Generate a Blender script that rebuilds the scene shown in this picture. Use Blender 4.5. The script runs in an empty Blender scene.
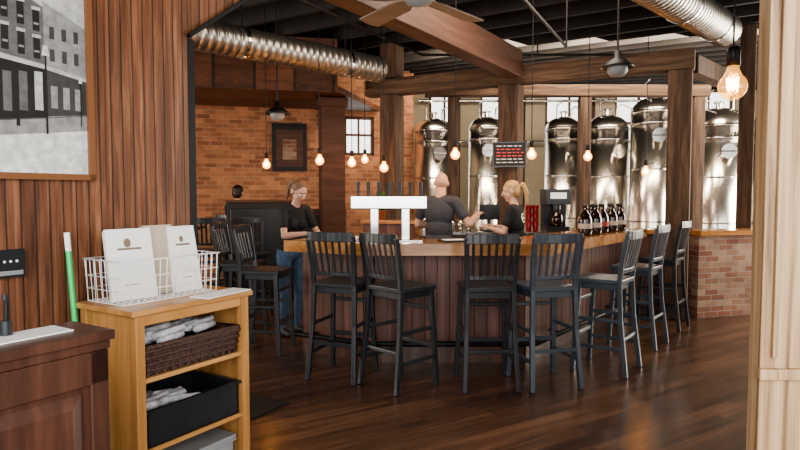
import bpy, bmesh, math, random
import numpy as np
from mathutils import Vector, Matrix
random.seed(7)
scene=bpy.context.scene
UA=math.atan2(.85,.53)
U=Vector((math.cos(UA),math.sin(UA),0)); V=Vector((-U.y,U.x,0))

# ---------------------------------------------------------------- materials
def newmat(name):
    m=bpy.data.materials.new(name); m.use_nodes=True
    nt=m.node_tree; b=nt.nodes['Principled BSDF']
    return m,nt,b
def simple(name,col,rough=.5,metal=0,coat=0,emit=None,es=0,var=.0,vs=8,bump=0,spec=None):
    m,nt,b=newmat(name)
    b.inputs['Base Color'].default_value=(*col,1); b.inputs['Roughness'].default_value=rough
    b.inputs['Metallic'].default_value=metal; b.inputs['Coat Weight'].default_value=coat
    if spec is not None: b.inputs['Specular IOR Level'].default_value=spec
    if emit: b.inputs['Emission Color'].default_value=(*emit,1); b.inputs['Emission Strength'].default_value=es
    tc=nt.nodes.new('ShaderNodeTexCoord'); n=nt.nodes.new('ShaderNodeTexNoise'); n.inputs['Scale'].default_value=vs; n.inputs['Detail'].default_value=4
    nt.links.new(tc.outputs['Object'],n.inputs['Vector'])
    if var>0:
        r=nt.nodes.new('ShaderNodeValToRGB')
        r.color_ramp.elements[0].position=.3; r.color_ramp.elements[1].position=.7
        r.color_ramp.elements[0].color=(*[c*(1-var) for c in col],1); r.color_ramp.elements[1].color=(*[min(1,c*(1+var)) for c in col],1)
        nt.links.new(n.outputs['Fac'],r.inputs['Fac']); nt.links.new(r.outputs['Color'],b.inputs['Base Color'])
    if bump>0:
        bp=nt.nodes.new('ShaderNodeBump'); bp.inputs['Strength'].default_value=bump; bp.inputs['Distance'].default_value=.01
        nt.links.new(n.outputs['Fac'],bp.inputs['Height']); nt.links.new(bp.outputs['Normal'],b.inputs['Normal'])
    return m
def M_(nt,op,a,b=None,c=None):
    n=nt.nodes.new('ShaderNodeMath'); n.operation=op
    for i,x in enumerate((a,b,c)):
        if x is None: continue
        if hasattr(x,'links'): nt.links.new(x,n.inputs[i])
        else: n.inputs[i].default_value=x
    return n.outputs[0]
def wood(name,cs,across=0,grain=2,w=0,rot=0,scale=14,stretch=.08,rough=.4,coat=0,bump=.15,groove=.04,boardvar=.35,length=0,gd=.25):
    """cs: dark,mid,light. w>0: boards of width w across axis `across`."""
    m,nt,b=newmat(name)
    tc=nt.nodes.new('ShaderNodeTexCoord'); mp=nt.nodes.new('ShaderNodeMapping')
    mp.inputs['Rotation'].default_value=(0,0,rot)
    nt.links.new(tc.outputs['Object'],mp.inputs['Vector'])
    sp=nt.nodes.new('ShaderNodeSeparateXYZ'); nt.links.new(mp.outputs['Vector'],sp.inputs[0])
    ax=[sp.outputs[0],sp.outputs[1],sp.outputs[2]]
    comp=[None]*3
    for i in range(3):
        comp[i]=M_(nt,'MULTIPLY',ax[i],stretch if i==grain else 1.0)
    gm=None
    if w>0:
        q=M_(nt,'DIVIDE',ax[across],w); fl=M_(nt,'FLOOR',q); fr=M_(nt,'FRACT',q)
        seed=fl
        if length>0:
            wn0=nt.nodes.new('ShaderNodeTexWhiteNoise'); wn0.noise_dimensions='1D'; nt.links.new(fl,wn0.inputs['W'])
            ql=M_(nt,'ADD',M_(nt,'DIVIDE',ax[grain],length),M_(nt,'MULTIPLY',wn0.outputs['Value'],5.3))
            fl2=M_(nt,'FLOOR',ql); fr2=M_(nt,'FRACT',ql)
            seed=M_(nt,'ADD',fl,M_(nt,'MULTIPLY',fl2,17.31))
        wn=nt.nodes.new('ShaderNodeTexWhiteNoise'); wn.noise_dimensions='1D'; nt.links.new(seed,wn.inputs['W'])
        rnd=wn.outputs['Value']
        comp[grain]=M_(nt,'ADD',comp[grain],M_(nt,'MULTIPLY',rnd,30))
        d=M_(nt,'ABSOLUTE',M_(nt,'SUBTRACT',fr,.5))
        gm=M_(nt,'GREATER_THAN',d,.5-groove)
        if length>0:
            d2=M_(nt,'ABSOLUTE',M_(nt,'SUBTRACT',fr2,.5))
            gm=M_(nt,'MAXIMUM',gm,M_(nt,'GREATER_THAN',d2,.5-.003/length))
    cb=nt.nodes.new('ShaderNodeCombineXYZ')
    for i in range(3): nt.links.new(comp[i],cb.inputs[i])
    n=nt.nodes.new('ShaderNodeTexNoise'); n.inputs['Scale'].default_value=scale; n.inputs['Detail'].default_value=7; n.inputs['Roughness'].default_value=.65; n.inputs['Distortion'].default_value=.6
    nt.links.new(cb.outputs[0],n.inputs['Vector'])
    r=nt.nodes.new('ShaderNodeValToRGB'); cr=r.color_ramp
    cr.elements[0].position=.32; cr.elements[0].color=(*cs[0],1)
    cr.elements[1].position=.68; cr.elements[1].color=(*cs[2],1)
    e=cr.elements.new(.5); e.color=(*cs[1],1)
    nt.links.new(n.outputs['Fac'],r.inputs['Fac'])
    col=r.outputs['Color']
    if w>0:
        f=M_(nt,'ADD',M_(nt,'MULTIPLY',rnd,2*boardvar),1-boardvar)
        f=M_(nt,'MULTIPLY',f,M_(nt,'SUBTRACT',1.0,M_(nt,'MULTIPLY',gm,1-gd)))
        mx=nt.nodes.new('ShaderNodeVectorMath'); mx.operation='SCALE'
        nt.links.new(col,mx.inputs[0]); nt.links.new(f,mx.inputs['Scale']); col=mx.outputs[0]
    nt.links.new(col,b.inputs['Base Color'])
    b.inputs['Roughness'].default_value=rough; b.inputs['Coat Weight'].default_value=coat; b.inputs['Coat Roughness'].default_value=.15
    bp=nt.nodes.new('ShaderNodeBump'); bp.inputs['Strength'].default_value=bump; bp.inputs['Distance'].default_value=.01
    h=n.outputs['Fac']
    if gm is not None: h=M_(nt,'SUBTRACT',M_(nt,'MULTIPLY',h,.3),gm)
    nt.links.new(h,bp.inputs['Height']); nt.links.new(bp.outputs['Normal'],b.inputs['Normal'])
    return m
def brick(name,c1,c2,mort,var=.5,bw=.21,rh=.075):
    m,nt,b=newmat(name)
    tc=nt.nodes.new('ShaderNodeTexCoord'); sp=nt.nodes.new('ShaderNodeSeparateXYZ'); nt.links.new(tc.outputs['Object'],sp.inputs[0])
    cb=nt.nodes.new('ShaderNodeCombineXYZ'); nt.links.new(M_(nt,'ADD',sp.outputs[0],sp.outputs[1]),cb.inputs[0]); nt.links.new(sp.outputs[2],cb.inputs[1])
    br=nt.nodes.new('ShaderNodeTexBrick'); nt.links.new(cb.outputs[0],br.inputs['Vector'])
    br.inputs['Scale'].default_value=1; br.inputs['Brick Width'].default_value=bw; br.inputs['Row Height'].default_value=rh
    br.inputs['Mortar Size'].default_value=.006; br.inputs['Mortar Smooth'].default_value=.2
    br.inputs['Color1'].default_value=(*c1,1); br.inputs['Color2'].default_value=(*c2,1); br.inputs['Mortar'].default_value=(*mort,1)
    n=nt.nodes.new('ShaderNodeTexNoise'); n.inputs['Scale'].default_value=3.5; n.inputs['Detail'].default_value=8; n.inputs['Roughness'].default_value=.7
    nt.links.new(tc.outputs['Object'],n.inputs['Vector'])
    f=M_(nt,'ADD',M_(nt,'MULTIPLY',n.outputs['Fac'],2*var),1-var)
    mx=nt.nodes.new('ShaderNodeVectorMath'); mx.operation='SCALE'; nt.links.new(br.outputs['Color'],mx.inputs[0]); nt.links.new(f,mx.inputs['Scale'])
    nt.links.new(mx.outputs[0],b.inputs['Base Color']); b.inputs['Roughness'].default_value=.85
    bp=nt.nodes.new('ShaderNodeBump'); bp.inputs['Strength'].default_value=.6; bp.inputs['Distance'].default_value=.01; bp.invert=True
    nt.links.new(br.outputs['Fac'],bp.inputs['Height']); nt.links.new(bp.outputs['Normal'],b.inputs['Normal'])
    return m

m_floor=wood('floor_planks',((.034,.016,.009),(.078,.037,.020),(.145,.074,.041)),across=1,grain=0,w=.125,rot=-math.radians(32),scale=11,stretch=.07,rough=.31,coat=.15,bump=.10,groove=.02,boardvar=.35,length=1.5)
m_bead=wood('beadboard_wood',((.060,.022,.011),(.165,.066,.032),(.31,.145,.078)),across=0,grain=2,w=.062,scale=26,stretch=.05,rough=.42,bump=.5,groove=.06,boardvar=.15)
m_soffit=wood('soffit_wood',((.06,.02,.009),(.12,.045,.02),(.19,.075,.035)),across=1,grain=0,w=.12,scale=10,rough=.5)
m_brown=wood('brown_boards',((.055,.023,.013),(.09,.038,.022),(.135,.06,.036)),grain=0,scale=10,stretch=.1,rough=.6)
m_timber=wood('rough_timber',((.033,.017,.010),(.08,.044,.026),(.15,.09,.056)),grain=2,scale=16,stretch=.08,rough=.8,bump=.5)
m_timberx=wood('rough_timber_beam',((.035,.018,.010),(.09,.050,.029),(.16,.097,.06)),grain=0,scale=16,stretch=.08,rough=.8,bump=.5)
m_oak=wood('honey_oak',((.34,.16,.045),(.46,.235,.08),(.56,.31,.12)),grain=0,scale=16,stretch=.08,rough=.4,coat=.2,bump=.05)
m_oakv=wood('honey_oak_vertical',((.30,.14,.04),(.42,.21,.07),(.52,.28,.105)),grain=2,scale=16,stretch=.08,rough=.4,coat=.2,bump=.05)
m_mahog=wood('mahogany',((.034,.014,.009),(.07,.028,.017),(.115,.05,.03)),grain=2,scale=12,stretch=.08,rough=.4,coat=.15,bump=.04)
m_ash=wood('pale_oak',((.13,.07,.032),(.37,.235,.125),(.50,.36,.215)),grain=2,scale=34,stretch=.028,rough=.5,bump=.3)
m_barpan=wood('bar_panel_wood',((.065,.027,.02),(.13,.058,.042),(.21,.105,.08)),grain=2,scale=14,stretch=.06,rough=.5,bump=.2)
m_bartop=wood('bar_top_wood',((.28,.11,.032),(.46,.21,.07),(.60,.32,.13)),grain=0,scale=9,stretch=.1,rough=.15,coat=.6,bump=.02)
m_black=simple('black_lacquer',(.017,.020,.025),.34,coat=.15,var=.2)
m_blacklit=simple('slate_lacquer',(.05,.064,.082),.34,coat=.15,var=.15)  # black lacquer again, with cool front light mixed into the colour
m_blackm=simple('black_metal',(.02,.02,.022),.45,metal=.6)
m_dark=simple('dark_paint',(.015,.013,.013),.6)
m_ceil=simple('ceiling_black',(.014,.012,.012),.85,var=.3,vs=2)
m_joist=simple('ceiling_joist_dark',(.026,.022,.021),.8,var=.3,vs=3)
m_steel=simple('brushed_steel',(.56,.55,.53),.2,metal=1,var=.1,vs=3)
m_tank=simple('tank_steel',(.90,.84,.75),.23,metal=1,var=.05,vs=2)
m_duct=simple('galvanised_duct',(.42,.40,.37),.36,metal=.9,var=.15,vs=5)
m_white=simple('white_paper',(.82,.82,.80),.6,var=.03)
m_wire=simple('white_wire',(.85,.85,.85),.35)
m_tan=simple('kraft_card',(.5,.43,.33),.7,var=.08)
m_grey=simple('grey_plastic',(.25,.26,.27),.5)
m_logo=simple('logo_ink',(.2,.15,.1),.6)
m_green=simple('green_handle',(.02,.5,.12),.35)
m_wick=simple('dark_wicker',(.06,.028,.02),.6,var=.6,vs=60,bump=1)
m_nap=simple('napkin_cloth',(.5,.5,.54),.8,var=.35,vs=25,bump=.3)
m_brickL=brick('brick_orange',(.50,.21,.10),(.24,.09,.045),(.34,.25,.17),.6)
m_brickR=brick('brick_reclaimed',(.20,.07,.04),(.34,.23,.15),(.28,.23,.19),.8,bw=.2,rh=.068)
m_plaster=simple('plaster_tan',(.34,.28,.20),.8,var=.1,vs=2)
m_red=simple('red_plastic',(.28,.02,.03),.35)
m_redtxt=simple('red_marker',(.8,.05,.05),.6,emit=(.8,.05,.05),es=.3)
m_amber=simple('amber_glass',(.018,.007,.004),.08,coat=.5)
m_label=simple('label_cream',(.42,.36,.28),.6)
m_redlab=simple('label_red',(.35,.04,.03),.6)
m_fil=simple('filament_glow',(1,.5,.15),.5,emit=(1,.45,.12),es=70)
m_leaf=simple('leaf_green',(.05,.2,.04),.5,var=.4)
m_terra=simple('terracotta',(.4,.15,.07),.7)
m_screen=simple('screen_glass',(.02,.022,.03),.2)
m_fanb=wood('fan_blade_wood',((.14,.095,.065),(.22,.155,.11),(.30,.22,.16)),grain=0,scale=8,rough=.5)
def bulbglass(name,es):
    m_glass,nt,b=newmat(name)
    for l in list(nt.links): nt.links.remove(l)
    out=nt.nodes['Material Output']; tr=nt.nodes.new('ShaderNodeBsdfTransparent'); gl=nt.nodes.new('ShaderNodeBsdfGlossy'); em=nt.nodes.new('ShaderNodeEmission')
    tr.inputs['Color'].default_value=(1,.8,.5,1)
    gl.inputs['Roughness'].default_value=.05; em.inputs['Color'].default_value=(1,.46,.12,1); em.inputs['Strength'].default_value=es
    mx=nt.nodes.new('ShaderNodeMixShader'); mx.inputs[0].default_value=.12; ad=nt.nodes.new('ShaderNodeAddShader')
    nt.links.new(tr.outputs[0],mx.inputs[1]); nt.links.new(gl.outputs[0],mx.inputs[2]); nt.links.new(mx.outputs[0],ad.inputs[0]); nt.links.new(em.outputs[0],ad.inputs[1]); nt.links.new(ad.outputs[0],out.inputs[0])
    return m_glass
m_glass=bulbglass('bulb_glass',2.4); m_glass2=bulbglass('bulb_glass_clear',.7)

# ---------------------------------------------------------------- mesh builder
class B:
    def __init__(s): s.v=[];s.f=[];s.m=[];s.s=[];s.mats=[]
    def mi(s,mat):
        if mat not in s.mats: s.mats.append(mat)
        return s.mats.index(mat)
    def add(s,vs,fs,mat,smooth=False):
        o=len(s.v); s.v+= [tuple(x) for x in vs]; k=s.mi(mat)
        for f in fs: s.f.append([i+o for i in f]); s.m.append(k); s.s.append(smooth)
    def box(s,lo,hi,mat,R=None,c=None):
        vs=[Vector((x,y,z)) for x in (lo[0],hi[0]) for y in (lo[1],hi[1]) for z in (lo[2],hi[2])]
        if R is not None:
            c=Vector(c) if c is not None else (Vector(lo)+Vector(hi))/2
            vs=[R@(p-c)+c for p in vs]
        s.add(vs,[(0,1,3,2),(4,6,7,5),(0,4,5,1),(2,3,7,6),(0,2,6,4),(1,5,7,3)],mat)
    def beam(s,p0,p1,w,h,mat,up=(0,0,1)):
        p0=Vector(p0);p1=Vector(p1);d=(p1-p0).normalized();up=Vector(up)
        a=d.cross(up)
        if a.length<1e-4: a=d.cross(Vector((0,1,0)))
        a.normalize(); c=a.cross(d).normalized()
        vs=[]
        for p in (p0,p1):
            for sx,sy in ((-1,-1),(1,-1),(1,1),(-1,1)): vs.append(p+a*w/2*sx+c*h/2*sy)
        s.add(vs,[(0,3,2,1),(4,5,6,7),(0,1,5,4),(1,2,6,5),(2,3,7,6),(3,0,4,7)],mat)
    def cyl(s,p0,p1,r0,mat,r1=None,n=12,smooth=True,cap=True):
        s.tube([p0,p1],[r0,r0 if r1 is None else r1],mat,n,smooth,cap)
    def tube(s,path,r,mat,n=8,smooth=True,cap=True):
        path=[Vector(p) for p in path]; k=len(path)
        if not hasattr(r,'__len__'): r=[r]*k
        vs=[];prev=None
        for i,p in enumerate(path):
            d=(path[min(i+1,k-1)]-path[max(i-1,0)]).normalized()
            if prev is None:
                a=d.cross(Vector((0,0,1)))
                if a.length<1e-3: a=Vector((1,0,0))
            else: a=prev-d*prev.dot(d)
            a.normalize(); prev=a; c=d.cross(a)
            for j in range(n):
                t=2*math.pi*j/n; vs.append(p+(a*math.cos(t)+c*math.sin(t))*r[i])
        fs=[]
        for i in range(k-1):
            for j in range(n):
                fs.append((i*n+j,i*n+(j+1)%n,(i+1)*n+(j+1)%n,(i+1)*n+j))
        s.add(vs,fs,mat,smooth)
        if cap:
            s.add(vs[:n],[tuple(range(n))[::-1]],mat); s.add(vs[-n:],[tuple(range(n))],mat)
    def lathe(s,prof,c,mat,n=20,smooth=True):
        c=Vector(c);vs=[]
        for r,z in prof:
            for j in range(n):
                t=2*math.pi*j/n; vs.append(c+Vector((r*math.cos(t),r*math.sin(t),z)))
        fs=[(i*n+j,i*n+(j+1)%n,(i+1)*n+(j+1)%n,(i+1)*n+j) for i in range(len(prof)-1) for j in range(n)]
        s.add(vs,fs,mat,smooth)
    def ell(s,c,r,mat,n=14):
        prof=[(math.sin(math.pi*i/10)*1,-math.cos(math.pi*i/10)) for i in range(11)]
        vs=[];
        for pr,z in prof:
            for j in range(n):
                t=2*math.pi*j/n; vs.append((c[0]+r[0]*pr*math.cos(t),c[1]+r[1]*pr*math.sin(t),c[2]+r[2]*z))
        s.add(vs,[(i*n+j,i*n+(j+1)%n,(i+1)*n+(j+1)%n,(i+1)*n+j) for i in range(10) for j in range(n)],mat,True)
    def prism(s,poly,z0,z1,mat):
        n=len(poly); vs=[(p[0],p[1],z0) for p in poly]+[(p[0],p[1],z1) for p in poly]
        s.add(vs,[tuple(range(n))[::-1],tuple(range(n,2*n))]+[(i,(i+1)%n,n+(i+1)%n,n+i) for i in range(n)],mat)
    def prismxz(s,poly,y0,y1,mat):
        n=len(poly); vs=[(p[0],y0,p[1]) for p in poly]+[(p[0],y1,p[1]) for p in poly]
        s.add(vs,[tuple(range(n)),tuple(range(n,2*n))[::-1]]+[((i+1)%n,i,n+i,n+(i+1)%n) for i in range(n)],mat)
    def build(s,name,loc=(0,0,0),rz=0,bevel=0):
        me=bpy.data.meshes.new(name); me.from_pydata(s.v,[],s.f)
        for m in s.mats: me.materials.append(m)
        me.polygons.foreach_set('material_index',s.m); me.polygons.foreach_set('use_smooth',s.s); me.update()
        o=bpy.data.objects.new(name,me); scene.collection.objects.link(o); o.location=loc; o.rotation_euler=(0,0,rz)
        if bevel>0:
            bv=o.modifiers.new('bevel','BEVEL'); bv.width=bevel; bv.segments=2; bv.limit_method='ANGLE'; bv.angle_limit=math.radians(50)
        return o
def inst(o,loc,rz):
    n=bpy.data.objects.new(o.name.split('.')[0],o.data); scene.collection.objects.link(n); n.location=loc; n.rotation_euler=(0,0,rz)
    for md in o.modifiers:
        if md.type=='BEVEL':
            b2=n.modifiers.new('bevel','BEVEL'); b2.width=md.width; b2.segments=2; b2.limit_method='ANGLE'; b2.angle_limit=md.angle_limit
    return n
def at(px,Y): return (px-400)/600*Y
def face(d): return math.atan2(-d[0],d[1])

# ---------------------------------------------------------------- room shell
b=B(); b.box((-8,-2,-.1),(8,14,0),m_floor); b.build('floor')
CZ=4.0
b=B(); b.box((-8,-2,CZ),(8,14,CZ+.1),m_ceil); b.build('ceiling')
b=B()
for i in range(-14,26):
    p=Vector((0,4,3.86))+U*(i*.6)
    b.beam(p-V*6,p+V*8,.06,.28,m_joist)
b.v=[(max(-7.85,min(7.85,x)),max(-1.9,min(12.95,y)),z) for x,y,z in b.v]
b.build('ceiling_joists')
W0=Vector((-1.57,2.8,0))
b=B(); b.prismxz([(-5,0),(.713,0),(.713,2.39),(1.54,3.0),(1.54,CZ),(-5,CZ)],0,.13,m_bead); b.build('wall_left',W0,UA)
b=B()
for p,q in (((.722,0),(.722,2.39)),((.722,2.385),(1.545,2.99))):
    b.beam((p[0],.065,p[1]),(q[0],.065,q[1]),.17,.022,m_blackm)
b.build('trim_1',W0,UA)
b=B(); b.box((1.56,-.02,3.0),(5.9,.2,3.34),m_brown); b.build('header_beam',W0,UA,.008)
p0=Vector((-7.88,8.96,0)); p1=Vector((.25,11.2,0)); d=p1-p0; L=d.length
b=B(); 
wx0,wx1,wz0,wz1=L-1.3,L-.75,2.2,2.9
b.box((0,0,0),(wx0,.25,CZ),m_brickL); b.box((wx1,0,0),(L,.25,CZ),m_brickL)
b.box((wx0,0,0),(wx1,.25,wz0),m_brickL); b.box((wx0,0,wz1),(wx1,.25,CZ),m_brickL)
angL=math.atan2(d.y,d.x)
b.build('wall_back_left',p0,angL)
b=B()
for (x0,x1,z0,z1) in ((wx0,wx0+.05,wz0,wz1),(wx1-.05,wx1,wz0,wz1),(wx0,wx1,wz0,wz0+.05),(wx0,wx1,wz1-.05,wz1),(wx0,wx1,2.55,2.59),((wx0+wx1)/2-.015,(wx0+wx1)/2+.015,wz0,wz1)):
    b.box((x0,.04,z0),(x1,.1,z1),m_brown)
b.build('window_1',p0,angL)
def wally(x): return p0.y+(x-p0.x)*d.y/d.x
b=B(); b.box((.2,13,0),(7.85,13.2,1.2),m_plaster); b.box((.2,13,3.75),(7.85,13.2,CZ),m_plaster)
xs=[0.2,1.3,2.7,4.2,5.7,7.2]
for x in xs: b.box((x,13,1.2),(x+.42,13.2,3.75),m_plaster)
b.box((.0,11.35,0),(.2,13,CZ),m_plaster); b.box((7.62,13,1.2),(7.85,13.2,3.75),m_plaster)
b.build('wall_back')
for k in range(5):
    b=B(); x0=xs[k]+.42; x1=xs[k+1]
    b.box((x0,13.05,1.2),(x0+.06,13.13,3.75),m_timber); b.box((x1-.06,13.05,1.2),(x1,13.13,3.75),m_timber)
    for z in (1.2,2.4,3.0,3.69): b.box((x0,13.05,z),(x1,13.13,z+.06),m_timber)
    b.box(((x0+x1)/2-.02,13.06,1.2),((x0+x1)/2+.02,13.12,3.75),m_timber)
    b.build('window_%d'%(k+2))
b=B(); b.box((7.9,-2,0),(8,13,CZ),m_plaster); b.build('wall_right')
b=B(); b.box((-8,-2,0),(-7.9,8.9,CZ),m_plaster); b.build('wall_far_left')
b=B(); b.box((.973,1.60,0),(2.3,1.655,CZ),m_ash)
b.box((.965,1.585,1.0),(2.3,1.60,1.03),m_ash); b.box((.965,1.58,0),(2.3,1.60,.14),m_ash)
b.box((1.0,1.588,1.06),(1.012,1.6,CZ),m_ash)
b.build('wall_partition',(0,0,0),0,.003)
b=B()
b.prism([(-7.8,7.2),(-.9,8.75),(-.35,10.9),(-7.8,8.85)],2.98,3.06,m_soffit)
b.prism([(-7.8,7.1),(-.9,8.65),(-.9,8.75),(-7.8,7.2)],2.95,3.7,m_soffit)
b.build('ceiling_soffit')
b=B(); b.box((-.18,-.18,0),(.18,.18,2.97),m_brown); b.box((-.21,-.21,0),(.21,.21,.15),m_brown); b.box((-.22,-.22,2.82),(.22,.22,2.96),m_brown)
b.build('support_column',(-1.06,9.35,0),angL,.01)

# ---------------------------------------------------------------- pergola over the bar
pa=Vector((-.12,9.0,0)); pc=Vector((3.33,7.2,0)); PA=math.atan2(pc.y-pa.y,pc.x-pa.x); PL=(pc-pa).length
b=B(); b.box((-.4,-.11,2.96),(PL+.15,.11,3.2),m_timberx); b.build('timber_beam',pa,PA,.012)
def post(x,y,w,h,rz,z0=0):
    b=B(); b.box((-w/2,-w/2,0),(w/2,w/2,h-z0),m_timber); b.build('timber_post',(x,y,z0),rz,.012)
post(pa.x,pa.y,.27,2.955,PA); 
q=pa+(pc-pa)*.468; post(q.x,q.y,.28,2.955,PA)
post(pc.x,pc.y,.26,2.955,PA)
b=B(); b.box((-.135,-.135,0),(.135,.135,.5),m_timber); b.build('timber_post',(pa.x,pa.y,3.205),PA,.012)
post(4.57,7.98,.18,3.7,PA)
for px,Y in ((453,9.3),(583,9.3),(695,9.3)):
    post(at(px,Y),Y,.17,2.985,0)
b=B(); b.box((at(425,9.3),9.2,2.99),(at(705,9.3),9.4,3.16),m_timberx); b.build('timber_beam',(0,0,0),0,.01)
b=B(); b.beam((3.55,7.42,3.08),(4.9,8.8,3.08),.18,.22,m_timber); b.build('timber_beam',(0,0,0),0,.01)

# ---------------------------------------------------------------- bar
E=[Vector((-1.05,5.4,0)),Vector((-.3,5.0,0)),Vector((1.25,5.0,0)),Vector((2.95,7.15,0))]
def offs(P,dd):
    out=[]
    N=[]
    for i in range(len(P)-1):
        t=(P[i+1]-P[i]).normalized(); N.append(Vector((-t.y,t.x,0)))
    for i in range(len(P)):
        if i==0: out.append(P[i]+N[0]*dd)
        elif i==len(P)-1: out.append(P[i]+N[-1]*dd)
        else:
            mm=(N[i-1]+N[i]).normalized(); out.append(P[i]+mm*(dd/mm.dot(N[i])))
    return out
def band(b,d0,d1,z0,z1,mat):
    A=offs(E,d0); C=offs(E,d1)
    for i in range(3): b.prism([tuple(A[i]),tuple(A[i+1]),tuple(C[i+1]),tuple(C[i])],z0,z1,mat)
b=B()
band(b,.04,.62,1.03,1.08,m_bartop); band(b,0,.04,.985,1.083,m_bartop)
band(b,.32,.56,0,1.03,m_dark)
P=offs(E,.30)
for i in range(3):
    a,c=P[i],P[i+1]; t=(c-a).normalized(); n=Vector((-t.y,t.x,0)); L_=(c-a).length; k=round(L_/.115); w=L_/k
    for j in range(k):
        p=a+t*(j*w+.003); q2=a+t*((j+1)*w-.003)
        b.beam(p+Vector((0,0,.55)),q2+Vector((0,0,.55)),.022,.82,m_barpan)
    b.beam(a+Vector((0,0,.07))-n*.008,c+Vector((0,0,.07))-n*.008,.03,.14,m_mahog)
    b.beam(a+Vector((0,0,.99))-n*.008,c+Vector((0,0,.99))-n*.008,.03,.07,m_mahog)
b.beam(P[0]+Vector((0,0,.5)),offs(E,.56)[0]+Vector((0,0,.5)),.03,1.0,m_barpan)
R=offs(E,.15); b.tube([p+Vector((0,0,.2)) for p in R],.022,m_blackm,10)
for i in range(3):
    for s_ in (.2,.8):
        p=R[i].lerp(R[i+1],s_); q2=P[i].lerp(P[i+1],s_); b.cyl(p+Vector((0,0,.2)),q2+Vector((0,0,.2)),.012,m_blackm)
b.build('bar_counter')
b=B(); b.box((0,0,0),(1.4,.22,1.0),m_brickR); b.box((-.01,-.04,1.0),(1.42,.28,1.06),m_bartop); b.build('wall_brick_half',(3.60,7.2,0),math.radians(16))
b=B(); b.box((-.02,.0,0),(.42,.26,1.0),m_barpan); b.box((-.04,-.03,1.0),(.42,.30,1.055),m_bartop); b.build('counter_return',(2.98,7.5,0),math.radians(-2),.004)

def make_stool(K):
    b=B()
    b.prism([(-.205,.2),(-.19,-.19),(.19,-.19),(.205,.2),(.15,.215),(-.15,.215)][::-1],.755,.79,K)
    b.prism([(-.17,.17),(-.16,-.16),(.16,-.16),(.17,.17)][::-1],.70,.755,K)
    for sx in (-1,1):
        b.beam((sx*.175,.165,.77),(sx*.205,.205,0),.038,.038,K,up=(0,1,0))
        pts=[(sx*.205,-.24,0),(sx*.185,-.185,.45),(sx*.178,-.17,.77),(sx*.185,-.19,.95),(sx*.195,-.235,1.17)]
        for i in range(4): b.beam(Vector(pts[i])-Vector((0,0,.004 if i else 0)),Vector(pts[i+1])+Vector((0,0,.004)),.036,.036,K,up=(0,1,0))
        b.beam((sx*.195,.19,.22),(sx*.197,-.21,.22),.02,.03,K)
        b.beam((sx*.188,.18,.45),(sx*.19,-.19,.45),.02,.03,K)
    b.beam((-.198,.195,.30),(.198,.195,.30),.03,.035,K)
    b.beam((-.19,-.2,.30),(.19,-.2,.30),.02,.03,K)
    b.beam((-.185,.18,.60),(.185,.18,.60),.02,.03,K)
    def rail(z,h,y,th=.024,bow=.03,xw=.2):
        n=8
        for i in range(n):
            x0=-xw+2*xw*i/n; x1=-xw+2*xw*(i+1)/n
            f=lambda x:y-bow*(1-(x/xw)**2)
            b.beam((x0-.001,f(x0),z),(x1+.001,f(x1),z),th,h,K)
    rail(1.165,.075,-.235); rail(.865,.035,-.18,xw=.175,bow=.015)
    for i in range(6):
        x=-.135+.27*i/5
        yb=-.18-.015*(1-(x/.175)**2); yt=-.235-.03*(1-(x/.2)**2)
        b.beam((x,yb,.865),(x*1.08,yt,1.16),.024,.012,K,up=(0,1,0))
    return b.build('bar_stool',(0,0,0),0,.005)
stool=make_stool(m_black); stool2=make_stool(m_blacklit)
PX,PY=at(236,8.9),8.9
ST=[((.68,4.70),(-.05,1)),((.0,4.70),(.75,.75)),((-.47,4.93),(.35,.95)),((-1.29,5.72),(1,-.15)),((-1.68,6.3),(1,-.1)),
    ((2.98,6.78),(-.78,.62)),((PX,PY+.04),(.3,1)),((-2.45,7.75),(-.2,1)),((-1.85,7.4),(.5,-1))]
stool.location=(*ST[0][0],0); stool.rotation_euler=(0,0,face(ST[0][1]))
for p,dd in ST[1:]: inst(stool,(*p,0),face(dd))
stool2.location=(1.14,4.74,0); stool2.rotation_euler=(0,0,face((-.25,1))); inst(stool2,(1.77,5.13,0),face((-.8,.6))); inst(stool2,(2.38,5.98,0),face((-.78,.62)))

b=B(); 
b.box((-.34,-.08,.29),(.34,.08,.40),m_steel)
for x in (-.13,.15): b.box((x-.035,-.05,0),(x+.035,.05,.29),m_steel); b.box((x-.06,-.075,0),(x+.06,.075,.015),m_steel)
b.box((-.345,-.083,.285),(.345,.083,.292),m_blackm); b.box((-.3,-.17,0),(.3,-.08,.012),m_steel)
for i in range(7):
    x=-.29+i*.097
    b.cyl((x,.08,.345),(x,.15,.345),.012,m_steel); b.cyl((x,.145,.36),(x,.15,.28),.011,m_steel,r1=.007); b.cyl((x,.14,.355),(x,.135,.53),.010,m_black,r1=.018)
b.build('beer_tap_tower',(-.1,5.44,1.081),0,.006)

b=B(); b.box((0,0,0),(1.5,.6,1.0),m_barpan); b.box((-.02,-.03,1.0),(1.52,.62,1.04),m_steel)
for i in range(3): b.box((.04+i*.49,-.012,.1),(.47+i*.49,0,.93),m_mahog); b.cyl((.42+i*.49,-.03,.5),(.42+i*.49,-.03,.65),.006,m_steel)
b.build('back_counter',(.58,7.3,0),math.radians(-3),.004)
b=B(); b.box((-.14,-.17,0),(.14,.17,.06),m_black); b.box((-.14,.0,.06),(.14,.17,.36),m_black); b.box((-.15,-.17,.33),(.15,.17,.52),m_black)
b.lathe([(.0,.065),(.065,.065),(.085,.12),(.075,.2),(.045,.235),(.05,.25),(0,.25)],(0,-.08,0),m_amber); b.cyl((.085,-.08,.21),(.11,-.08,.1),.01,m_black); b.box((-.1,-.175,.4),(.1,-.17,.48),m_steel)
b.cyl((0,-.08,.27),(0,-.08,.33),.05,m_black)
b.build('coffee_maker',(1.93,7.48,1.04),0,.008)
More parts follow.
